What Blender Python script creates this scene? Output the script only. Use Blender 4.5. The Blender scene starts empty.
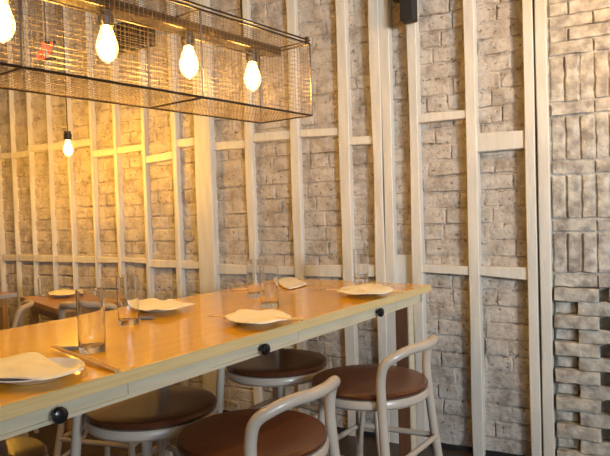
import bpy, bmesh, random
from math import *
from mathutils import Vector, Matrix, noise
random.seed(7)
S = bpy.context.scene
C = S.collection
H = 1.28                                   # eye height

# ------------------------------------------------------------------ camera
FPX, CX, CY = 624.0, 305.0, 228.0
ROLL = atan(.031); PITCH = atan((228 - 210.2) * cos(ROLL) / FPX); TH = radians(61.6)
F_ = Vector((-cos(TH), sin(TH), 0)); R0 = Vector((sin(TH), cos(TH), 0)); U_ = Vector((0, 0, 1))
FW = F_ * cos(PITCH) - U_ * sin(PITCH); UP = F_ * sin(PITCH) + U_ * cos(PITCH)
RR = R0 * cos(ROLL) - UP * sin(ROLL); UU = R0 * sin(ROLL) + UP * cos(ROLL)
cd = bpy.data.cameras.new('camera'); cam = bpy.data.objects.new('camera', cd); C.objects.link(cam)
cd.sensor_width = 36; cd.lens = FPX / 610 * 36; cd.clip_start = .02
M4 = Matrix((RR, UU, -FW)).transposed().to_4x4(); M4.translation = Vector((0, 0, H)); cam.matrix_world = M4
S.camera = cam

def ray(x, y): return FW * FPX + RR * (x - CX) - UU * (y - CY)
def onz(x, y, zw):
    d = ray(x, y); p = d * ((zw - H) / d.z); return Vector((p.x, p.y, zw))
def ony(x, y, Y):
    d = ray(x, y) * (Y / ray(x, y).y); return Vector((d.x, Y, d.z + H))
def atD(x, y, D):
    d = ray(x, y); d = d * (D / hypot(d.x, d.y)); return Vector((d.x, d.y, d.z + H))

# ------------------------------------------------------------------ view, world, daylight, added fills
S.view_settings.view_transform = 'Standard'; S.view_settings.look = 'None'
S.view_settings.gamma = 1; S.view_settings.exposure = 0.0
S.view_settings.use_curve_mapping = False
w = bpy.data.worlds.new('world'); S.world = w; w.use_nodes = True
w.node_tree.nodes['Background'].inputs[0].default_value = (.45, .62, 1, 1)
w.node_tree.nodes['Background'].inputs[1].default_value = 1.6

def area(name, loc, target, sx, sy, power, col):
    l = bpy.data.lights.new(name, 'AREA'); l.shape = 'RECTANGLE'; l.size = sx; l.size_y = sy
    l.energy = power; l.color = col
    o = bpy.data.objects.new(name, l); C.objects.link(o); o.location = loc
    o.rotation_euler = (Vector(target) - Vector(loc)).to_track_quat('-Z', 'Y').to_euler(); return o
WIN_Y0, WIN_Y1, WIN_Z0, WIN_Z1 = -.72, .9, 1.4, 2.7
area('window_daylight', (4.2, -1.3, 1.95), (-.6, 3.1, 1.4), 1.1, 1.2, 500, (.80, .91, 1.0))
area('added_table_fill', (3.0, -2.35, 1.9), (-1.1, 1.0, .8), .8, 1.0, 55, (.62, .80, 1.0))  # added cool fill for the table front, from an invented opening
area('added_ceiling_fill', (-2.2, 0.9, 3.3), (-2.4, 2.2, 1.0), 2.4, 1.2, 16, (1.0, .60, .18))  # added warm ambient fill below the ceiling, no fixture there

# ------------------------------------------------------------------ material helpers
def mat(name, col, rough=.5, metal=0, noise_amt=0, nscale=20, bump=0, bscale=60, col2=None, stretch=None, coat=0, spec=None):
    m = bpy.data.materials.new(name); m.use_nodes = True; n = m.node_tree.nodes; L = m.node_tree.links
    p = n['Principled BSDF']; p.inputs['Base Color'].default_value = (*col, 1)
    p.inputs['Roughness'].default_value = rough; p.inputs['Metallic'].default_value = metal
    if coat: p.inputs['Coat Weight'].default_value = coat; p.inputs['Coat Roughness'].default_value = .10
    if spec is not None: p.inputs['Specular IOR Level'].default_value = spec
    tc = n.new('ShaderNodeTexCoord'); mp = n.new('ShaderNodeMapping'); L.new(tc.outputs['Object'], mp.inputs[0])
    if stretch: mp.inputs['Scale'].default_value = stretch
    if col2:
        t = n.new('ShaderNodeTexNoise'); t.inputs['Scale'].default_value = nscale; t.inputs['Detail'].default_value = 6
        L.new(mp.outputs[0], t.inputs[0])
        r = n.new('ShaderNodeValToRGB'); r.color_ramp.elements[0].position = .35; r.color_ramp.elements[1].position = .65
        r.color_ramp.elements[0].color = (*col, 1); r.color_ramp.elements[1].color = (*col2, 1)
        L.new(t.outputs[0], r.inputs[0]); L.new(r.outputs[0], p.inputs['Base Color'])
    if bump:
        t = n.new('ShaderNodeTexNoise'); t.inputs['Scale'].default_value = bscale; t.inputs['Detail'].default_value = 8
        L.new(mp.outputs[0], t.inputs[0]); b = n.new('ShaderNodeBump'); b.inputs['Strength'].default_value = bump
        b.inputs['Distance'].default_value = .01; L.new(t.outputs[0], b.inputs['Height']); L.new(b.outputs[0], p.inputs['Normal'])
    return m

def emit(name, col, s):
    m = bpy.data.materials.new(name); m.use_nodes = True; n = m.node_tree.nodes; L = m.node_tree.links
    n.remove(n['Principled BSDF']); e = n.new('ShaderNodeEmission'); e.inputs[0].default_value = (*col, 1); e.inputs[1].default_value = s
    L.new(e.outputs[0], n['Material Output'].inputs[0]); return m

def brick_mat():
    m = mat('painted_brick', (.60, .53, .47), .75)
    n = m.node_tree.nodes; L = m.node_tree.links; p = n['Principled BSDF']
    tc = n['Texture Coordinate']
    a = n.new('ShaderNodeTexNoise'); a.inputs['Scale'].default_value = 9; a.inputs['Detail'].default_value = 8; a.inputs['Roughness'].default_value = .7
    L.new(tc.outputs['Object'], a.inputs[0])
    r = n.new('ShaderNodeValToRGB'); e = r.color_ramp.elements
    e[0].position = .32; e[0].color = (.27, .22, .17, 1); e[1].position = .56; e[1].color = (.53, .475, .41, 1)
    L.new(a.outputs[0], r.inputs[0])
    # dirt specks and chipped pits
    b = n.new('ShaderNodeTexNoise'); b.inputs['Scale'].default_value = 42; b.inputs['Detail'].default_value = 5
    L.new(tc.outputs['Object'], b.inputs[0])
    r2 = n.new('ShaderNodeValToRGB'); e = r2.color_ramp.elements
    e[0].position = .30; e[0].color = (.22, .16, .12, 1); e[1].position = .40; e[1].color = (1, 1, 1, 1)
    L.new(b.outputs[0], r2.inputs[0])
    mx = n.new('ShaderNodeMixRGB'); mx.blend_type = 'MULTIPLY'; mx.inputs[0].default_value = .8
    L.new(r.outputs[0], mx.inputs[1]); L.new(r2.outputs[0], mx.inputs[2])
    L.new(mx.outputs[0], p.inputs['Base Color'])
    ad = n.new('ShaderNodeMath'); ad.operation = 'ADD'; L.new(a.outputs[0], ad.inputs[0]); L.new(b.outputs[0], ad.inputs[1])
    bp = n.new('ShaderNodeBump'); bp.inputs['Strength'].default_value = .7; bp.inputs['Distance'].default_value = .014
    L.new(ad.outputs[0], bp.inputs['Height']); L.new(bp.outputs[0], p.inputs['Normal'])
    return m

def glass_mat():
    m = bpy.data.materials.new('clear_glass'); m.use_nodes = True; p = m.node_tree.nodes['Principled BSDF']
    p.inputs['Base Color'].default_value = (.97, .98, 1, 1); p.inputs['Roughness'].default_value = .01
    p.inputs['Transmission Weight'].default_value = 1; p.inputs['IOR'].default_value = 1.47
    return m

def bulb_mat():
    m = bpy.data.materials.new('glowing_bulb_glass'); m.use_nodes = True; n = m.node_tree.nodes; L = m.node_tree.links
    n.remove(n['Principled BSDF'])
    e = n.new('ShaderNodeEmission'); e.inputs[0].default_value = (1, .66, .22, 1); e.inputs[1].default_value = 9
    t = n.new('ShaderNodeBsdfTransparent'); t.inputs[0].default_value = (1, .9, .7, 1)
    x = n.new('ShaderNodeMixShader'); x.inputs[0].default_value = .38
    L.new(t.outputs[0], x.inputs[1]); L.new(e.outputs[0], x.inputs[2]); L.new(x.outputs[0], n['Material Output'].inputs[0])
    return m

MT = dict(
    brick=brick_mat(),
    mortar=mat('painted_mortar', (.36, .27, .18), .9, bump=.8, bscale=40, col2=(.48, .42, .36), nscale=14),
    stud=mat('cream_painted_timber', (.60, .57, .50), .5, col2=(.68, .65, .58), nscale=5, bump=.25, bscale=30, stretch=(6, 6, .8)),
    panelbrick=mat('worn_painted_brick', (.28, .245, .21), .7, col2=(.56, .52, .44), nscale=20, bump=.9, bscale=38),
    plaster=mat('plaster', (.50, .36, .20), .8, bump=.1),
    ceil=mat('dark_ceiling', (.16, .12, .09), .8),
    floor=mat('dark_floor', (.035, .025, .02), .45, col2=(.06, .04, .03), nscale=8, stretch=(1, 12, 1)),
    top=mat('varnished_tabletop_wood', (.76, .38, .008), .19, col2=(.82, .44, .014), nscale=6, stretch=(.4, 9, 1), coat=.45, spec=.35),
    edge=mat('pale_plywood_edge', (.64, .47, .20), .45, col2=(.72, .55, .27), nscale=10, stretch=(.6, 2, 14)),
    apron=mat('pale_maple', (.58, .51, .35), .3, col2=(.66, .59, .42), nscale=6, stretch=(.7, 3, 8), coat=.2),
    brownleg=mat('brown_laminate', (.16, .065, .03), .5, col2=(.21, .09, .045), nscale=8, stretch=(4, 4, .5)),
    knob=mat('black_lacquer', (.012, .011, .014), .25),
    seat=mat('brown_veneer', (.075, .022, .008), .36, col2=(.11, .034, .013), nscale=5, stretch=(6, 1, 1), coat=.15),
    bent=mat('beige_painted_bentwood', (.50, .42, .33), .32, col2=(.54, .46, .37), nscale=6, coat=.2),
    steel=mat('galvanised_wire', (.20, .15, .10), .4, .5),
    rim=mat('dark_steel_frame', (.10, .075, .06), .35, .85),
    black=mat('matte_black', (.015, .014, .016), .6),
    bake=mat('dark_bakelite', (.03, .02, .017), .4),
    glass=glass_mat(), bulb=bulb_mat(), fil=emit('glowing_filament', (1, .62, .18), 500), fil2=emit('bright_glowing_filament', (1, .55, .07), 1800),
    china=mat('white_glazed_china', (.78, .78, .80), .2, coat=.4),
    napkin=mat('cream_paper_napkin', (.90, .83, .66), .85, bump=.15, bscale=90),
    napkin2=mat('white_paper_napkin', (.82, .76, .70), .85),
    chop=mat('bamboo', (.70, .44, .16), .5, col2=(.78, .52, .22), nscale=30),
    stone=mat('grey_ceramic', (.20, .19, .19), .3),
    bgtop=mat('walnut_tabletop', (.40, .20, .05), .35, col2=(.50, .27, .09), nscale=6, stretch=(1, 8, 1), coat=.3),
    greyedge=mat('grey_painted_edge', (.38, .38, .40), .5),
    red=emit('red_neon', (1, .05, .02), 2.6),
    winframe=mat('white_window_frame', (.7, .7, .68), .5),
)

# ------------------------------------------------------------------ mesh helpers
def link(name, bm, m, parent=None, smooth=False, kind=None):
    me = bpy.data.meshes.new(name); bmesh.ops.recalc_face_normals(bm, faces=bm.faces[:]); bm.to_mesh(me); bm.free()
    me.materials.append(m)
    if smooth:
        for p in me.polygons: p.use_smooth = True
        me.set_sharp_from_angle(angle=radians(38))
    o = bpy.data.objects.new(name, me); C.objects.link(o)
    if parent: o.parent = parent
    if kind: o['kind'] = kind
    return o
def struct(name, bm, m, smooth=False): return link(name, bm, m, None, smooth, 'structure')
def thing(name, label, cat, loc=(0, 0, 0), rz=0, group=None):
    o = bpy.data.objects.new(name, None); C.objects.link(o); o.empty_display_size = .05
    o.location = loc; o.rotation_euler = (0, 0, rz); o['label'] = label; o['category'] = cat
    if group: o['group'] = group
    return o
def tag(o, label, cat, group=None):
    o['label'] = label; o['category'] = cat
    if group: o['group'] = group
    return o
def dup(root, loc, rz, label, group=None):
    r = root.copy(); C.objects.link(r); r.location = loc; r.rotation_euler = (0, 0, rz); r['label'] = label
    if group: r['group'] = group
    for ch in list(root.children):
        c = ch.copy(); C.objects.link(c); c.parent = r
        for g in ch.children:
            d = g.copy(); C.objects.link(d); d.parent = c
    return r
def box(bm, x0, x1, y0, y1, z0, z1, bev=0, mtx=None):
    v = [bm.verts.new(((x0, x1)[i & 1], (y0, y1)[i >> 1 & 1], (z0, z1)[i >> 2])) for i in range(8)]
    fs = [bm.faces.new([v[i] for i in q]) for q in ((0, 1, 3, 2), (4, 6, 7, 5), (0, 4, 5, 1), (2, 3, 7, 6), (0, 2, 6, 4), (1, 5, 7, 3))]
    nv = v
    if bev:
        es = list({e for f in fs for e in f.edges})
        r = bmesh.ops.bevel(bm, geom=es, offset=bev, segments=2, affect='EDGES', profile=.5)
        nv = list({x for f in r['faces'] for x in f.verts})
    if mtx: bmesh.ops.transform(bm, matrix=mtx, verts=nv)
    return nv
def nbox(*a, **k):
    bm = bmesh.new(); box(bm, *a, **k); return bm
def spline(P, n):
    P = [Vector(p) for p in P]; out = []
    Q = [P[0] * 2 - P[1]] + P + [P[-1] * 2 - P[-2]]
    for i in range(1, len(Q) - 2):
        a, b, c, d = Q[i - 1:i + 3]
        for k in range(n):
            t = k / n
            out.append(.5 * ((2 * b) + (c - a) * t + (2 * a - 5 * b + 4 * c - d) * t * t + (3 * b - a - 3 * c + d) * t ** 3))
    out.append(P[-1]); return out
def tube(bm, pts, r, seg=10, caps=True, radii=None):
    pts = [Vector(p) for p in pts]; rings = []; prev = None
    for i, p in enumerate(pts):
        t = (pts[min(i + 1, len(pts) - 1)] - pts[max(i - 1, 0)]).normalized()
        if prev is None:
            a = Vector((0, 0, 1)) if abs(t.z) < .9 else Vector((1, 0, 0))
            u = t.cross(a).normalized()
        else:
            u = (prev - t * prev.dot(t)).normalized()
        prev = u; v = t.cross(u); rr = radii[i] if radii else r
        rings.append([bm.verts.new(p + u * (rr * cos(2 * pi * k / seg)) + v * (rr * sin(2 * pi * k / seg))) for k in range(seg)])
    for A, B in zip(rings, rings[1:]):
        for k in range(seg): bm.faces.new((A[k], A[(k + 1) % seg], B[(k + 1) % seg], B[k]))
    if caps: bm.faces.new(rings[0][::-1]); bm.faces.new(rings[-1])
def lathe(bm, prof, seg=32, c=(0, 0, 0), closed=False):
    rings = []
    for r, z in prof:
        if r < 1e-6: rings.append([bm.verts.new((c[0], c[1], c[2] + z))])
        else: rings.append([bm.verts.new((c[0] + r * cos(2 * pi * k / seg), c[1] + r * sin(2 * pi * k / seg), c[2] + z)) for k in range(seg)])
    if closed: rings.append(rings[0])
    for A, B in zip(rings, rings[1:]):
        for k in range(seg):
            a = [A[k % len(A)], A[(k + 1) % len(A)], B[(k + 1) % len(B)], B[k % len(B)]]
            u = []
            for q in a:
                if q not in u: u.append(q)
            if len(u) > 2: bm.faces.new(u)
def lob(prof, seg=32, c=(0, 0, 0), closed=False):
    bm = bmesh.new(); lathe(bm, prof, seg, c, closed); return bm

# ------------------------------------------------------------------ room shell
WY = 3.215           # face plane of the bricks
X0, X1, Y0 = -7.0, 2.9, -3.0
CZ = 3.4
struct('floor', nbox(X0, X1, Y0, WY + .2, -.1, 0), MT['floor'])
struct('ceiling', nbox(X0, X1, Y0, WY + .2, CZ, CZ + .1), MT['ceil'])
struct('wall_left', nbox(X0 - .15, X0, Y0, WY + .2, 0, CZ), MT['plaster'])
struct('wall_front', nbox(X0, X1, Y0 - .15, Y0, 0, CZ), MT['plaster'])
bm = bmesh.new()
box(bm, X1, X1 + .15, -1.8, WIN_Y0, 0, CZ); box(bm, X1, X1 + .15, Y0, -2.9, 0, CZ); box(bm, X1, X1 + .15, -2.9, -1.8, 0, 1.2); box(bm, X1, X1 + .15, -2.9, -1.8, 2.6, CZ); box(bm, X1, X1 + .15, WIN_Y1, WY + .2, 0, CZ)  # second opening added out of view to house the cool table fill
box(bm, X1, X1 + .15, WIN_Y0, WIN_Y1, 0, WIN_Z0); box(bm, X1, X1 + .15, WIN_Y0, WIN_Y1, WIN_Z1, CZ)
struct('wall_right', bm, MT['plaster'])
bm = bmesh.new()
for a in ((WIN_Y0, WIN_Y0 + .05, WIN_Z0, WIN_Z1), (WIN_Y1 - .05, WIN_Y1, WIN_Z0, WIN_Z1), (WIN_Y0, WIN_Y1, WIN_Z0, WIN_Z0 + .05), (WIN_Y0, WIN_Y1, WIN_Z1 - .05, WIN_Z1)):
    box(bm, X1 + .03, X1 + .09, *a)
struct('window_1', bm, MT['winframe'])
bm = bmesh.new()
for a in ((-2.9, -2.85, 1.2, 2.6), (-1.85, -1.8, 1.2, 2.6), (-2.9, -1.8, 1.2, 1.25), (-2.9, -1.8, 2.55, 2.6)): box(bm, X1 + .03, X1 + .09, *a)
struct('added_fill_window', bm, MT['winframe'])  # invented frame around the opening of the cool fill

# brick wall, every brick modelled, courses jittered under thick paint
def blocks_mesh(bm, x0, x1, z0, z1, y, d, bev=.006, jit=.004, rag=1.0):
    y = y + random.uniform(-jit, jit); tilt = random.uniform(-.02, .02); sl = random.uniform(-.012, .012)
    nx = max(2, int((x1 - x0) / .022)); nz = max(2, int((z1 - z0) / .022)); cx = (x0 + x1) / 2
    def pt(x, z, yy):
        q = Vector((x, z, 0)) * 22
        return (x + noise.noise(q + Vector((0, 0, 5))) * .0055 * rag, yy,
                z + sl * (x - cx) + noise.noise(q + Vector((3, 1, 9))) * .0055 * rag)
    G_ = []
    for i in range(nx + 1):
        col = []
        for j_ in range(nz + 1):
            fx, fz = i / nx, j_ / nz
            x = x0 + bev + (x1 - x0 - 2 * bev) * fx; z = z0 + bev + (z1 - z0 - 2 * bev) * fz
            yy = y + tilt * (x - cx) + noise.noise(Vector((x * 17, z * 17, 2))) * .004 * rag + noise.noise(Vector((x * 6, z * 6, 8))) * .004 * rag
            col.append(bm.verts.new(pt(x, z, yy)))
        G_.append(col)
    for i in range(nx):
        for j_ in range(nz): bm.faces.new((G_[i][j_], G_[i + 1][j_], G_[i + 1][j_ + 1], G_[i][j_ + 1]))
    idx = [(i, 0) for i in range(nx)] + [(nx, j_) for j_ in range(nz)] + [(i, nz) for i in range(nx, 0, -1)] + [(0, j_) for j_ in range(nz, 0, -1)]
    def ring(yo, flush):
        out = []
        for i, j_ in idx:
            x = x0 + (x1 - x0) * i / nx; z = z0 + (z1 - z0) * j_ / nz
            out.append(bm.verts.new(pt(x, z, y + yo)))
        return out
    r0 = [G_[i][j_] for i, j_ in idx]; r1 = ring(bev, 1); r2 = ring(d, 1); n = len(idx)
    for A_, B_ in ((r0, r1), (r1, r2)):
        for k in range(n): bm.faces.new((A_[k], B_[k], B_[(k + 1) % n], A_[(k + 1) % n]))
bm = bmesh.new()
bh, bl, j = .084, .235, .0045
row = 0; z = .01
while z < CZ - .05:
    off = (0, .5, .13, .62)[row % 4] * bl; x = -6.6 - off
    while x < -.42:
        l = bl if random.random() > .25 else bl * .5
        l *= random.uniform(.92, 1.08)
        xe = min(x + l, -.425)
        if xe - x > .03: blocks_mesh(bm, x, xe - j, z, z + bh - j - random.uniform(0, .004), WY, .07)
        x += l
    z += bh; row += 1
bricks = struct('wall_back', bm, MT['brick'], smooth=True)
bm = bmesh.new(); NX, NZ = 330, 150; gv = []
for i in range(NX + 1):
    x = -6.9 + 6.5 * i / NX; col = []
    for k in range(NZ + 1):
        z = CZ * k / NZ
        yy = WY + .0075 + noise.noise(Vector((x * 5, z * 9, 4))) * .014 + noise.noise(Vector((x * 22, z * 22, 1))) * .005
        col.append(bm.verts.new((x, max(yy, WY - .003), z)))
    gv.append(col)
for i in range(NX):
    for k in range(NZ): bm.faces.new((gv[i][k], gv[i + 1][k], gv[i + 1][k + 1], gv[i][k + 1]))
struct('trim_100', bm, MT['brick'], True)
struct('wall_behind', nbox(X0, X1, WY + .045, WY + .2, 0, CZ), MT['mortar'])
struct('baseboard_back', nbox(-6.9, -.53, WY - .012, WY + .02, 0, .022), MT['black'])

# vertical timbers: photo column pairs read at row 200, taken to the wall plane
def wobble_box(x0, x1, y0, y1, z0, z1, n=16, amp=.005, seed=0):
    bm = bmesh.new(); rings = []
    for i in range(n + 1):
        z = z0 + (z1 - z0) * i / n
        a = noise.noise(Vector((seed * 3.1, 1.3, z * 1.7))) * amp; b = noise.noise(Vector((seed * 2.3, 7.7, z * 1.9))) * amp
        e = .004
        pts = ((x0 + a, y1), (x0 + a, y0 + e), (x0 + a + e, y0), (x1 + b - e, y0), (x1 + b, y0 + e), (x1 + b, y1))
        rings.append([bm.verts.new((p[0], p[1], z)) for p in pts])
    for A, B in zip(rings, rings[1:]):
        for k in range(6): bm.faces.new((A[k], A[(k + 1) % 6], B[(k + 1) % 6], B[k]))
    bm.faces.new(rings[0]); bm.faces.new(rings[-1])
    return bm
studs = [(-3, 2.5, .04), (13.6, 17.8, .04), (30.7, 35, .04), (50, 54.6, .04), (69, 75, .042), (92, 98, .042), (115, 122.2, .042),
         (143.5, 150.5, .04), (173.5, 181.7, .04), (196, 216.3, .05), (246.5, 256.2, .03), (292, 302.8, .034), (340.5, 353, .04),
         (373.4, 386.5, .05), (386.5, 395.8, .046), (410.5, 422.8, .055), (467, 480, .055), (525.8, 537.6, .06), (538.2, 551, .055)]
tn = 0
edges = []
for i, (a, b, d) in enumerate(studs):
    tn += 1
    xa = edges[-1][1] - .002 if i == 14 else ony(a, 200, WY - d).x; xb = ony(b, 200, WY - .004).x
    edges.append((xa, xb))
    struct('trim_%d' % tn, wobble_box(xa, xb, WY - d, WY + .03, .0, CZ, 24, .007 if i < 17 else .003, i), MT['stud'])
for k in range(1, 7):                                  # the same framing carried on beyond the frame
    xa = edges[0][0] - .33 * k; tn += 1
    struct('trim_%d' % tn, wobble_box(xa, xa + .08, WY - .04, WY + .03, 0, CZ, 16, .007, 40 + k), MT['stud'])
# horizontal blocking between timbers: bay index, rows at left and right ends (top, bottom)
bl_ = [(0, 153, 152, 158.5, 158), (0, 254.5, 254.6, 261, 261), (1, 152.5, 150, 158, 156), (1, 254.8, 255, 261, 261.3),
       (2, 146, 142.5, 151.5, 149), (2, 255, 255.5, 262, 262), (3, 143.5, 140, 149.5, 148), (3, 255.6, 256, 262.3, 262.5),
       (4, 140, 138, 148, 145.5), (4, 256.2, 256.6, 263, 263), (5, 150, 148, 157, 154.5), (5, 257, 258, 263, 263),
       (6, 147, 143.6, 153.5, 150), (6, 257, 259, 262, 263.8), (7, 155.6, 151, 163, 159), (7, 260, 260.7, 267.7, 268),
       (8, 139, 136.6, 147, 146), (8, 261, 261, 269, 269), (9, 141.7, 140, 150.4, 148), (9, 264, 265.6, 274.4, 274.6),
       (10, 133, 130, 141.7, 139), (10, 265.6, 267, 274.6, 275), (11, 129, 127.4, 136.8, 135.2), (11, 265.4, 265, 276.5, 277.5),
       (12, 136.5, 135.5, 144.8, 144), (12, 265, 265, 277, 277), (14, 255, 255, 300, 300), (15, 113.5, 109.5, 122.5, 118),
       (15, 264.3, 266.6, 272.5, 275.5), (16, 133, 130, 152, 148), (16, 266.6, 267.6, 275.5, 280.5)]
for i, (s, t0, t1, b0, b1) in enumerate(bl_):
    xa = edges[s][1] - .006; xb = edges[s + 1][0] + .006
    pa = studs[s][1]; pb = studs[s + 1][0]; d = min(studs[s][2], studs[s + 1][2]) - .008
    if s == 14: d = .012
    za, zb = ony(pa, t0, WY - d).z, ony(pb, t1, WY - d).z; ya, yb = ony(pa, b0, WY - d).z, ony(pb, b1, WY - d).z
    bm = bmesh.new(); v = box(bm, xa, xb, WY - d, WY + .02, 0, 1)
    for q in v:
        f = (q.co.x - xa) / (xb - xa); q.co.z = (za * (1 - f) + zb * f) if q.co.z > .5 else (ya * (1 - f) + yb * f)
    bmesh.ops.bevel(bm, geom=bm.edges[:], offset=.004, segments=1, affect='EDGES')
    tn += 1; struct('trim_%d' % tn, bm, MT['stud'])

# decorative painted brick screen to the right of the posts
bm = bmesh.new(); PY = WY - .03
xa = ony(551, 240, PY).x; zs = ony(575, 287, PY).z
box(bm, xa, xa + 1.6, PY + .012, WY + .05, zs, CZ - .02); box(bm, xa, xa + 1.6, WY + .012, WY + .05, 0, zs)
def P(x0, x1, y0, y1, dy=0):
    """brick by its column/row range near column 575 -> real size on the wall plane"""
    a = ony(x0, 240, PY).x; b = ony(x1, 240, PY).x
    z1 = ony(575, y0, PY).z; z0 = ony(575, y1, PY).z
    blocks_mesh(bm, a, b, z0, z1, PY + dy, .07, .004, .0025)
XR = 800
def hrow(y0, y1, start, dy=0, ln=44, gap=1.6):
    x = start
    while x < XR: P(max(x, 553.5), x + ln - gap, y0, y1, dy); x += ln
yy = 53 - 13.4 * 15
k = 0
while yy < 52:
    hrow(yy + 1, yy + 13.2, (553.5 - 0, 529)[k % 2]); yy += 13.4; k += 1
for (v0, v1, h0, h1) in ((54, 101, 102, 114), (115, 160, 161, 173.5), (174.5, 218.5, 219.5, 231.5), (232.5, 273.5, 274.5, 287)):
    x = 553.5
    while x < XR:
        P(x, x + 12.6, v0 + .9, v1 - .9, random.uniform(-.003, .005)); x += 14.8
    hrow(h0 + .3, h1 - .3, 553.5)
ROWP = 13.65; y = 287.5; k = 0
while y < 480:
    x = 553.5
    if k % 2 == 0:
        while x < XR: P(x, x + 44.5, y + .3, y + ROWP - .3, -.028); x += 55.5
    else:
        P(553.5, 575, y + .5, y + ROWP - .5, .022); x = 577
        while x < XR:
            P(x, x + 32, y + .3, y + ROWP - .3, -.016); P(x + 33, x + 54, y + .5, y + ROWP - .5, .022); x += 55.5
    y += ROWP; k += 1
tn += 1; struct('trim_%d' % tn, bm, MT['panelbrick'], True)

# ------------------------------------------------------------------ long high table
A = onz(430, 284.5, .92); TDIR = radians(83.35); t_ = Vector((cos(TDIR), sin(TDIR), 0)); n_ = Vector((sin(TDIR), -cos(TDIR), 0))
LT, WT = 2.70, .80
cen = A - t_ * LT / 2 - n_ * WT / 2
# table local frame: +x = along towards wall, +y = away from the camera side
tab = thing('communal_table', 'long high wooden table with pale drawer fronts and black knobs, stools around it', 'table', (cen.x, cen.y, 0), TDIR)
def L2W(s, v): return A - t_ * s - n_ * v       # s: distance back from wall-end, v: distance in from camera-side edge
def lx(s): return LT / 2 - s
top = link('tabletop', nbox(-LT / 2, LT / 2, -WT / 2, WT / 2, .892, .92, .003), MT['top'], tab)
bm = bmesh.new()
for a in ((-LT / 2 - .001, LT / 2 + .001, -WT / 2 - .004, -WT / 2), (-LT / 2 - .001, LT / 2 + .001, WT / 2, WT / 2 + .004), (LT / 2, LT / 2 + .004, -WT / 2 - .004, WT / 2 + .004), (-LT / 2 - .004, -LT / 2, -WT / 2 - .004, WT / 2 + .004)):
    box(bm, *a, .889, .9195, .001)
link('edge_banding', bm, MT['edge'], tab)
az0, az1 = .845, .8915
bm = bmesh.new(); yf = -WT / 2 + .018
cuts = [0.05, .31, .74, 1.018, 1.442, 1.715, 2.14, LT - .05]
box(bm, lx(LT - .05), lx(.05), yf + .012, yf + .022, az0, az1)
for a, b in ((.05, .31), (.74, 1.018), (1.442, 1.715), (2.14, LT - .05)): box(bm, lx(b), lx(a), yf, yf + .014, az0, az1)
for a, b in ((.31, .74), (1.018, 1.442), (1.715, 2.14)): box(bm, lx(b), lx(a), yf, yf + .014, az0, az0 + .009)
box(bm, lx(LT - .05), lx(.05), -yf - .022, -yf, az0, az1)
box(bm, lx(.072), lx(.05), yf, -yf, az0, az1); box(bm, lx(LT - .05), lx(LT - .072), yf, -yf, az0, az1)
link('apron', bm, MT['apron'], tab)
for (a, b), kn in zip(((.31, .74), (1.018, 1.442), (1.715, 2.14)), (.488, 1.221, 1.912)):
    d = link('drawer', nbox(lx(b) + .0012, lx(a) - .0012, yf + .0006, yf + .013, az0 + .0095, az1 - .005, .0006), MT['apron'], tab)
    bm = bmesh.new(); lathe(bm, [(0, .0), (.007, .0), (.006, .010), (.009, .014), (.0165, .018), (.018, .023), (.0165, .029), (.010, .033), (0, .034)], 24)
    bmesh.ops.transform(bm, matrix=Matrix.Translation((lx(kn), yf + .001, .8655)) @ Matrix.Rotation(pi / 2, 4, 'X'), verts=bm.verts[:])
    k_ = link('knob', bm, MT['knob'], d, True); k_['label'] = 'round black knob'
for sx in (.148, LT - .20):
    for v in (0, 1):
        y0 = yf + .002 if v == 0 else -yf - .072
        lg = link('leg', nbox(lx(sx + .045), lx(sx - .0), y0 + .004, y0 + .064, 0, az0 - .0005, .002), MT['brownleg'], tab)
        lg['label'] = 'brown leg with a pale front strip'
        link('edge_strip', nbox(lx(sx + .0455), lx(sx - .0005), y0 - .002, y0 + .004, 0, az0 - .0005), MT['apron'], lg)

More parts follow.
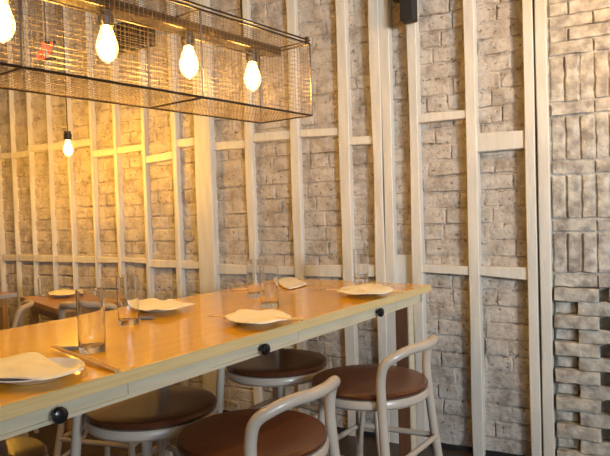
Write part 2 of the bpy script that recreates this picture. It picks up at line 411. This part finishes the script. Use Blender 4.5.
# ------------------------------------------------------------------ stools
def make_stool(kind, seat_z, label, cat, hoop_top):
    t = thing(kind, label, cat)
    R = .205
    link('seat', lob([(0, seat_z - .022), (R - .012, seat_z - .022), (R - .002, seat_z - .017), (R, seat_z - .008), (R - .006, seat_z - .001), (R - .022, seat_z + .001), (.12, seat_z - .003), (0, seat_z - .005)], 64), MT['seat'], t, True)
    link('seat_ring', lob([(R - .03, seat_z - .055), (R - .006, seat_z - .055), (R + .003, seat_z - .046), (R + .004, seat_z - .032), (R - .002, seat_z - .0225), (R - .03, seat_z - .0225)], 64, closed=True), MT['bent'], t, True)
    # one bent tube: rear leg, post, curved back rail, post, rear leg
    pts = []
    def pc(r, deg, z): return (r * cos(radians(deg)), r * sin(radians(deg)), z)
    half = [pc(.305, -47, 0), pc(.275, -48, seat_z * .35), pc(.243, -50, seat_z * .72), pc(.226, -51, seat_z - .02), pc(.224, -51, seat_z + (hoop_top - seat_z) * .35),
            pc(.228, -48, seat_z + (hoop_top - seat_z) * .70), pc(.230, -39, hoop_top - .017), pc(.227, -24, hoop_top - .001), pc(.227, -8, hoop_top + .001)]
    full = half + [(x, -y, z) for x, y, z in half[::-1]]
    bm = bmesh.new(); tube(bm, spline(full, 8), .0158, 14); link('back_hoop', bm, MT['bent'], t, True)
    for s in (-1, 1):
        bm = bmesh.new(); tube(bm, spline([pc(.165, s * 132, seat_z - .055), pc(.20, s * 132, seat_z * .6), pc(.265, s * 132, 0)], 6), .015, 12)
        link('leg', bm, MT['bent'], t, True)
    zr = seat_z * .655 if seat_z > .55 else seat_z * .5
    def lp(deg, z):       # point on a leg at height z
        f = z / seat_z
        return pc(.305 - .079 * f if abs(deg) < 90 else .265 - .10 * f, deg, z)
    c4 = [lp(-49, zr), lp(49, zr), lp(132, zr), lp(-132, zr)]
    for i in range(4):
        bm = bmesh.new(); tube(bm, [c4[i], c4[(i + 1) % 4]], .0105, 10); link('stretcher', bm, MT['bent'], t, True)
    for deg in (-49, 132):
        q = lp(deg, zr - .10); r1 = hypot(q[0], q[1])
        bm = bmesh.new(); tube(bm, spline([pc(.10, deg, seat_z - .056), pc(.115, deg, seat_z - .13), pc(.16, deg, seat_z - .24), pc(r1, deg, zr - .10)], 6), .009, 10)
        link('brace', bm, MT['bent'], t, True)
    return t
G = 'bentwood stools around the high table'
def sp(c, s): return (c[0], c[1], 0)
OUT = TDIR - pi / 2         # towards the camera side
st = make_stool('bar_stool', .681, 'beige bentwood stool with brown round seat, rightmost, at the wall end of the table', 'stool', .822)
st.location = (-.856, 2.025, 0); st.rotation_euler = (0, 0, OUT); st['group'] = G
dup(st, (-.945, 1.41, 0), OUT, 'beige bentwood stool with brown seat, nearest the camera, its back rail in front', G)
dup(st, (-1.305, 2.14, 0), OUT + pi, 'brown-seated bentwood stool across the table behind the nearest stool', G)
dup(st, (-1.385, 1.50, 0), OUT + pi, 'brown-seated bentwood stool across the table, seat seen below the middle of the drawer edge', G)
dup(st, (-1.50, .93, 0), OUT + pi, 'brown-seated bentwood stool cut by the bottom left corner, below the left knob', G)

# ------------------------------------------------------------------ wire cage lamp over the table
CD = radians(80.5); ct = Vector((cos(CD), sin(CD), 0)); cn = Vector((-sin(CD), cos(CD), 0))   # cn: away from camera side
ca = Vector((-1.132, 2.181, 0)); LC, WC, Z0, Z1 = 1.80, .267, H + .37, H + .648
cage = thing('cage_light', 'long wire mesh cage lamp with glowing bulbs hanging over the table', 'lamp', (ca.x, ca.y, Z0), CD + pi)
# local: x = back along the cage from the wall end, y = -cn (towards camera side negative)...
def cl(x, y, z): return (x, -y, z)          # y measured away from camera side
HC = Z1 - Z0
def bar(bm, a, b, r=.0032): tube(bm, [cl(*a), cl(*b)], r, 6)
bm = bmesh.new()
for x in (0, .575, 1.17, LC):
    for y in (0, WC): bar(bm, (x, y, 0), (x, y, HC), .0034)
    for z in (0, HC): bar(bm, (x, 0, z), (x, WC, z), .0034)
for y in (0, WC):
    for z in (0, HC): bar(bm, (0, y, z), (LC, y, z), .0038)
link('frame', bm, MT['rim'], cage)
bm = bmesh.new()
for y in (0, WC): bar(bm, (0, y, HC + .013), (LC, y, HC + .013), .0034)
for x in (0, LC): bar(bm, (x, 0, HC + .013), (x, WC, HC + .013), .0034)
for x in (.02, LC - .02): box(bm, x - .006, x + .006, -.006, .006, HC - .004, HC + .022)
link('lid_frame', bm, MT['rim'], cage)
g = .0163; wr = .00078
def mesh_panel(kind):
    bm = bmesh.new()
    nx = int(LC / g); ny = int(WC / g); nz = int(HC / g)
    def wbar(a, b): tube(bm, [cl(*a), cl(*b)], wr, 3, False)
    if kind in 'fb':
        y = 0 if kind == 'f' else WC
        for i in range(1, nx): wbar((i * g, y, 0), (i * g, y, HC))
        for i in range(1, nz): wbar((0, y, i * g), (LC, y, i * g))
    elif kind in 'tu':
        z = 0 if kind == 'u' else HC
        for i in range(1, nx): wbar((i * g, 0, z), (i * g, WC, z))
        for i in range(1, ny): wbar((0, i * g, z), (LC, i * g, z))
    else:
        x = 0 if kind == 'e' else LC
        for i in range(1, ny): wbar((x, i * g, 0), (x, i * g, HC))
        for i in range(1, nz): wbar((x, 0, i * g), (x, WC, i * g))
    return bm
for k in 'fbtuex': link('wire_mesh', mesh_panel(k), MT['steel'], cage)
bm = bmesh.new(); box(bm, .05, LC - .03, -WC / 2 - .03, -WC / 2 + .03, HC - .034, HC - .004, .002); link('raceway', bm, MT['rim'], cage)
bm = bmesh.new(); tube(bm, [(.24, -WC / 2, HC), (.24, -WC / 2, CZ - Z0)], .004, 8); link('hanging_rod', bm, MT['rim'], cage)
bm = bmesh.new(); tube(bm, [(1.45, -WC / 2, HC), (1.45, -WC / 2, CZ - Z0)], .004, 8); link('hanging_rod', bm, MT['rim'], cage)
BULB = [(0, 0), (.004, .001), (.008, .006), (.018, .012), (.027, .022), (.0335, .038), (.036, .052), (.034, .068), (.028, .088), (.021, .108), (.0165, .122), (.014, .132)]
FIL = [(0, .012), (.010, .018), (.019, .036), (.021, .055), (.017, .080), (.009, .104), (.005, .118), (0, .12)]
def bulb(parent, x, y, zb, k=1.0, fm='fil'):
    b = link('light_bulb', lob([(r * k, z * k) for r, z in BULB], 24, (x, y, zb)), MT['bulb'], parent, True)
    link('filament', lob([(r * k, z * k) for r, z in FIL], 16, (x, y, zb)), MT[fm], b, True)
    return b
def socket(parent, x, y, zt, zb):
    h = zt - zb
    return link('lamp_socket', lob([(0, h), (.020, h), (.020, h * .75), (.0235, h * .7), (.0235, .012), (.020, .0), (0, 0)], 20, (x, y, zb)), MT['bake'], parent, True)
for s in (.192, .510, .832, 1.148, 1.46):
    bulb(cage, s, -WC / 2, HC - .034 - .045 - .112, .90)
    socket(cage, s, -WC / 2, HC - .0335, HC - .034 - .047)

# ------------------------------------------------------------------ single pendants
def pendant(loc, label, k=1.0):
    p = thing('pendant_lamp', label, 'lamp', loc, 0, 'bare bulb pendants')
    bulb(p, 0, 0, 0, k, 'fil2'); socket(p, 0, 0, .128 * k + .05, .128 * k)
    bm = bmesh.new(); tube(bm, [(0, 0, .128 * k + .049), (0, 0, CZ - loc[2])], .0035, 8); link('cord', bm, MT['bake'], p, True)
    return p
q = atD(68.5, 157, 4.0); pendant(q, 'bare bulb pendant on a black cord in front of the far left wall', .80)
q = atD(-34, 172, 4.5); pendant(q, 'bare bulb pendant hanging at the left edge, over the far table', .80)
q = ony(720, -60, 2.5); pendant(q, 'bare bulb pendant hanging high on the right beside the brick screen', .9)

# ------------------------------------------------------------------ things on the high table
TZ = .9203
def tumbler(c, r, h, label):
    bt = .016; w_ = .0018
    prof = [(0, 0), (r * .90, 0), (r * .93, .002), (r * .96, h * .3), (r, h - .001), (r - w_ * .5, h), (r - w_, h - .001), (r * .96 - w_, h * .3), (r * .92 - w_, bt + .004), (r * .86 - w_, bt), (0, bt - .002)]
    o = link('drinking_glass', lob(prof, 40), MT['glass'], None, True); o.location = (c.x, c.y, TZ)
    return tag(o, label, 'glass', 'clear straight water glasses')
tumbler(onz(92.5, 351, .92), .037, .166, 'tall clear water glass, nearest the camera, beside the chopsticks')
tumbler(onz(129, 324, .92), .036, .160, 'clear water glass in front of the second plate with a cream napkin')
tumbler(onz(255.5, 297, .92), .034, .158, 'clear water glass, the farther of the two standing together mid table')
tumbler(onz(270, 307, .92), .036, .154, 'clear water glass, the nearer of the two standing together mid table')
tumbler(onz(361.5, 282, .92), .036, .160, 'clear water glass alone near the wall end of the table')
def plate(c, r, label, z=TZ, grp='small white plates'):
    prof = [(0, 0), (r * .55, 0), (r * .58, .001), (r * .62, .004), (r * .85, .012), (r, .019), (r - .001, .0215), (r * .84, .0155), (r * .6, .007), (0, .006)]
    o = link('plate', lob(prof, 48), MT['china'], None, True); o.location = (c.x, c.y, z)
    return tag(o, label, 'plate', grp)
def napkin(px, zc, label, m='napkin', amp=.006, th=.0012, seed=0, sag=.004, grp='napkins on plates'):
    W = [onz(x, y, zc) for x, y in px]; c = sum(W, Vector()) / len(W); n = len(W)
    ring = spline(W + [W[0]], 5)[:-1]
    bm = bmesh.new(); K = 9; rings = []
    for k in range(1, K + 1):
        f = k / K; row = []
        for i, p in enumerate(ring):
            q = c + (p - c) * f
            nz = noise.noise(Vector((q.x * 16 + seed, q.y * 16, seed * 1.7))) * amp * 1.3
            fold = abs(noise.noise(Vector((q.x * 7, q.y * 7 + seed, 3)))) * amp
            row.append(bm.verts.new((q.x - c.x, q.y - c.y, max(nz + fold - sag * f * f, -.0035))))
        rings.append(row)
    cv = bm.verts.new((0, 0, .001)); m_ = len(ring)
    for i in range(m_): bm.faces.new((cv, rings[0][i], rings[0][(i + 1) % m_]))
    for a, b in zip(rings, rings[1:]):
        for i in range(m_): bm.faces.new((a[i], b[i], b[(i + 1) % m_], a[(i + 1) % m_]))
    o = link('napkin', bm, MT[m], None, True); o.location = (c.x, c.y, zc)
    s = o.modifiers.new('s', 'SOLIDIFY'); s.thickness = th; s.offset = 1
    return tag(o, label, 'napkin', grp)
ZN = TZ + .026
plate(onz(36, 378, TZ), .105, 'white plate under a cream napkin at the left end of the table')
napkin([(-24, 362), (2, 357), (33, 351), (44, 355), (62, 366), (84, 369), (66, 374), (40, 379), (16, 378), (-10, 376)], ZN, 'cream napkin on the plate at the left end of the table', seed=1)
plate(onz(157, 310, TZ), .10, 'white plate under a cream napkin behind the second glass')
napkin([(127, 301), (140, 299.5), (153, 298.5), (162, 300.3), (173, 298.5), (180, 301), (196, 302.5), (184, 305.5), (169, 310), (158, 310), (141, 309), (130, 306)], ZN, 'cream napkin with a pointed corner on the plate behind the second glass', seed=2)
plate(onz(254.5, 322, TZ), .10, 'white plate with cream napkin and chopsticks in front of the paired glasses')
napkin([(221, 315.7), (232, 311.8), (245, 308), (255, 310), (272, 308), (283, 310.8), (291, 315.7), (281, 320.4), (264, 323), (249, 323), (232, 319.8)], ZN, 'cream napkin on the plate in front of the paired glasses', seed=5)
plate(onz(362.5, 293, TZ), .095, 'white plate with cream napkin and chopsticks near the wall end')
napkin([(336, 290), (347, 286.4), (360, 284), (372, 282.6), (387, 286), (393, 290), (380, 293), (358, 293.6), (346, 292.4)], ZN, 'cream napkin on the plate near the wall end', seed=9)
napkin([(277, 281), (284, 278.6), (293, 277.8), (300, 281), (307, 284), (302, 286), (290, 289), (282, 286.5)], TZ + .005, 'white folded napkin lying flat at the far back of the table', 'napkin2', .003, .003, 4, 0, 'napkins laid flat')
def chop(a, b, za, zb, label):
    A_ = onz(*a, za); B_ = onz(*b, zb); d = (B_ - A_).normalized(); s = d.cross(Vector((0, 0, 1))).normalized()
    t = thing('chopsticks', label, 'chopsticks', (A_.x, A_.y, A_.z), 0, 'pairs of bamboo chopsticks')
    for k in (-1, 1):
        bm = bmesh.new(); o1 = s * (.0034 * k); o2 = s * (.0046 * k); n = 10
        tube(bm, [o1 + (B_ - A_) * (i / n) + (o2 - o1) * (i / n) for i in range(n + 1)], .003, 8, True, [.0022 + .0014 * i / n for i in range(n + 1)])
        link('chopstick', bm, MT['chop'], t, True)
chop((53, 346), (118, 371), TZ + .012, TZ + .0045, 'bamboo chopsticks lying beside the nearest glass on a small rest')
chop((210, 316), (304, 319.5), TZ + .0225, TZ + .0225, 'bamboo chopsticks lying across the plate in front of the paired glasses')
chop((327, 289.5), (404, 292.0), TZ + .0225, TZ + .0225, 'bamboo chopsticks lying across the plate near the wall end')
chop((233, 289.6), (262, 288), TZ + .0045, TZ + .0045, 'bamboo chopsticks lying at the far back edge of the table')
def rest(c, label):
    bm = bmesh.new(); tube(bm, spline([(-.022, 0, .0062), (-.012, 0, .0062), (0, 0, .0052), (.012, 0, .0062), (.022, 0, .0062)], 4), .006, 10, True)
    for v in bm.verts: v.co.y *= 1.5
    o = link('chopstick_rest', bm, MT['stone'], None, True); o.location = (c.x, c.y, TZ); o.rotation_euler = (0, 0, radians(30))
    return tag(o, label, 'chopstick rest', 'grey chopstick rests')
rest(onz(70, 350.5, TZ), 'small grey chopstick rest by the nearest glass')
rest(onz(147, 319.5, TZ), 'small grey chopstick rest beside the second glass')

# ------------------------------------------------------------------ far left dining corner
def dining_table(name_label, corner, along, depth_dir, L_, W_, edge_m):
    # corner: near right corner; along: unit vector; depth_dir: unit vector
    a = atan2(along.y, along.x); c = corner + along * L_ / 2 + depth_dir * W_ / 2
    t = thing('dining_table', name_label, 'table', (c.x, c.y, 0), a, 'ordinary height tables in the far corner')
    link('tabletop', nbox(-L_ / 2 + .004, L_ / 2 - .004, -W_ / 2 + .004, W_ / 2 - .004, .722, .75, .002), MT['bgtop'], t)
    bm = bmesh.new()
    for q in ((-L_ / 2, L_ / 2, -W_ / 2, -W_ / 2 + .004), (-L_ / 2, L_ / 2, W_ / 2 - .004, W_ / 2), (-L_ / 2, -L_ / 2 + .004, -W_ / 2, W_ / 2), (L_ / 2 - .004, L_ / 2, -W_ / 2, W_ / 2)): box(bm, *q, .72, .749)
    link('edge_banding', bm, edge_m, t)
    bm = bmesh.new(); i_ = .05
    for q in ((-L_ / 2 + i_, L_ / 2 - i_, -W_ / 2 + i_, -W_ / 2 + i_ + .02), (-L_ / 2 + i_, L_ / 2 - i_, W_ / 2 - i_ - .02, W_ / 2 - i_), (-L_ / 2 + i_, -L_ / 2 + i_ + .02, -W_ / 2 + i_, W_ / 2 - i_), (L_ / 2 - i_ - .02, L_ / 2 - i_, -W_ / 2 + i_, W_ / 2 - i_)): box(bm, *q, .655, .721)
    link('apron', bm, MT['bgtop'], t)
    for sx in (-1, 1):
        for sy in (-1, 1):
            x = sx * (L_ / 2 - .07); y = sy * (W_ / 2 - .07)
            link('leg', nbox(x - .022, x + .022, y - .022, y + .022, 0, .7205, .002), MT['bgtop'], t)
    return t
c0 = onz(57, 309, .75); c1 = onz(20, 297, .75)
al = (c1 - c0).normalized(); dp = Vector((al.y, -al.x, 0)) if Vector((al.y, -al.x, 0)).y > 0 else Vector((-al.y, al.x, 0))
dining_table('brown wooden dining table in the far left corner, with a glass and plate on it', c0, al, dp, (c1 - c0).length, .40, MT['bgtop'])
c2 = onz(20, 292, .75)
dining_table('brown table with a grey edge cut by the left side of the frame', c2 + Vector((0, -.02, 0)), Vector((-1, 0, 0)), Vector((0, -1, 0)), 1.1, .55, MT['greyedge'])
BZ = .7503
def small_glass(p, h, label):
    r = .03; o = link('drinking_glass', lob([(0, 0), (r * .9, 0), (r, h), (r - .002, h), (r * .85, .012), (0, .012)], 24), MT['glass'], None, True)
    o.location = (p.x, p.y, BZ); return tag(o, label, 'glass', 'clear glasses on the far table')
small_glass(onz(43, 296, .75), .12, 'clear glass standing on the far brown dining table')
pl = plate(onz(61, 296, .75), .075, 'white plate under a napkin on the far brown dining table', BZ, 'plates on the far table')
napkin([(48, 292), (57, 289.5), (66, 289), (78, 291), (72, 294), (60, 295), (50, 294.5)], BZ + .026, 'cream napkin on the plate on the far brown dining table', seed=11, grp='napkins on the far table')

ch = make_stool('bentwood_chair', .44, 'beige bentwood chair with brown seat at the far left tables', 'chair', .80)
q = atD(-14, 300, 3.85); ch.location = (q.x, q.y, 0); ch.rotation_euler = (0, 0, atan2(q.y, q.x) - pi / 2 - radians(8)); ch['group'] = 'bentwood chairs in the far corner'
q = atD(112, 300, 3.15); c_ = dup(ch, (q.x, q.y, 0), radians(-80), 'bentwood chair behind the high table, its curved rail seen past the glasses', 'bentwood chairs in the far corner'); c_.scale = (1, 1, 1.10)

# black box high on a timber, with its bracket
q = ony(411.5, 8, WY - .06)
sp_ = thing('wall_speaker', 'small black box fixed high on the timber by the top edge', 'speaker', (q.x, WY - .056, H + 1.02))
z_ = ony(409.5, 22, WY - .1).z - (H + 1.02)
link('body', nbox(-.036, .036, -.09, -.012, z_, z_ + .16, .006), MT['black'], sp_)
link('bracket', nbox(-.085, -.01, -.05, -.0005, z_ + .12, z_ + .17, .003), MT['black'], sp_)

q = ony(139, 37, WY - .06)
sp_ = thing('wall_speaker', 'wide black box mounted high on the wall, seen through the middle of the wire cage', 'speaker', (q.x, WY - .046, q.z))
link('body', nbox(-.15, .15, -.11, -.02, -.085, .085, .008), MT['black'], sp_)
link('bracket', nbox(-.05, .05, -.0205, -.0005, -.04, .04, .002), MT['black'], sp_)

# small red lit sign seen through the cage
sg = atD(45, 50, 4.3); zr = degrees(0)
s_ = thing('neon_sign', 'small red lit sign high on the far left, seen through the wire cage', 'sign', (sg.x, sg.y, sg.z), radians(28))
def stroke(pts, r=.006):
    bm = bmesh.new(); tube(bm, [(x, 0, z) for x, z in pts], r, 8); link('neon_tube', bm, MT['red'], s_, True)
stroke([(-.012, .05), (-.016, -.03), (-.012, -.05), (-.05, -.055), (-.045, -.02), (-.018, -.005)], .009)
stroke([(.012, .035), (.022, -.03), (.045, .045)], .009)
bm = bmesh.new(); tube(bm, [(0, .02, .055), (0, .02, CZ - sg.z)], .004, 6); link('hanging_wire', bm, MT['bake'], s_)
link('backing_bar', nbox(-.06, .06, .012, .026, .045, .058), MT['black'], s_)
link('backing_bar', nbox(-.06, .06, .012, .026, -.06, -.045), MT['black'], s_)
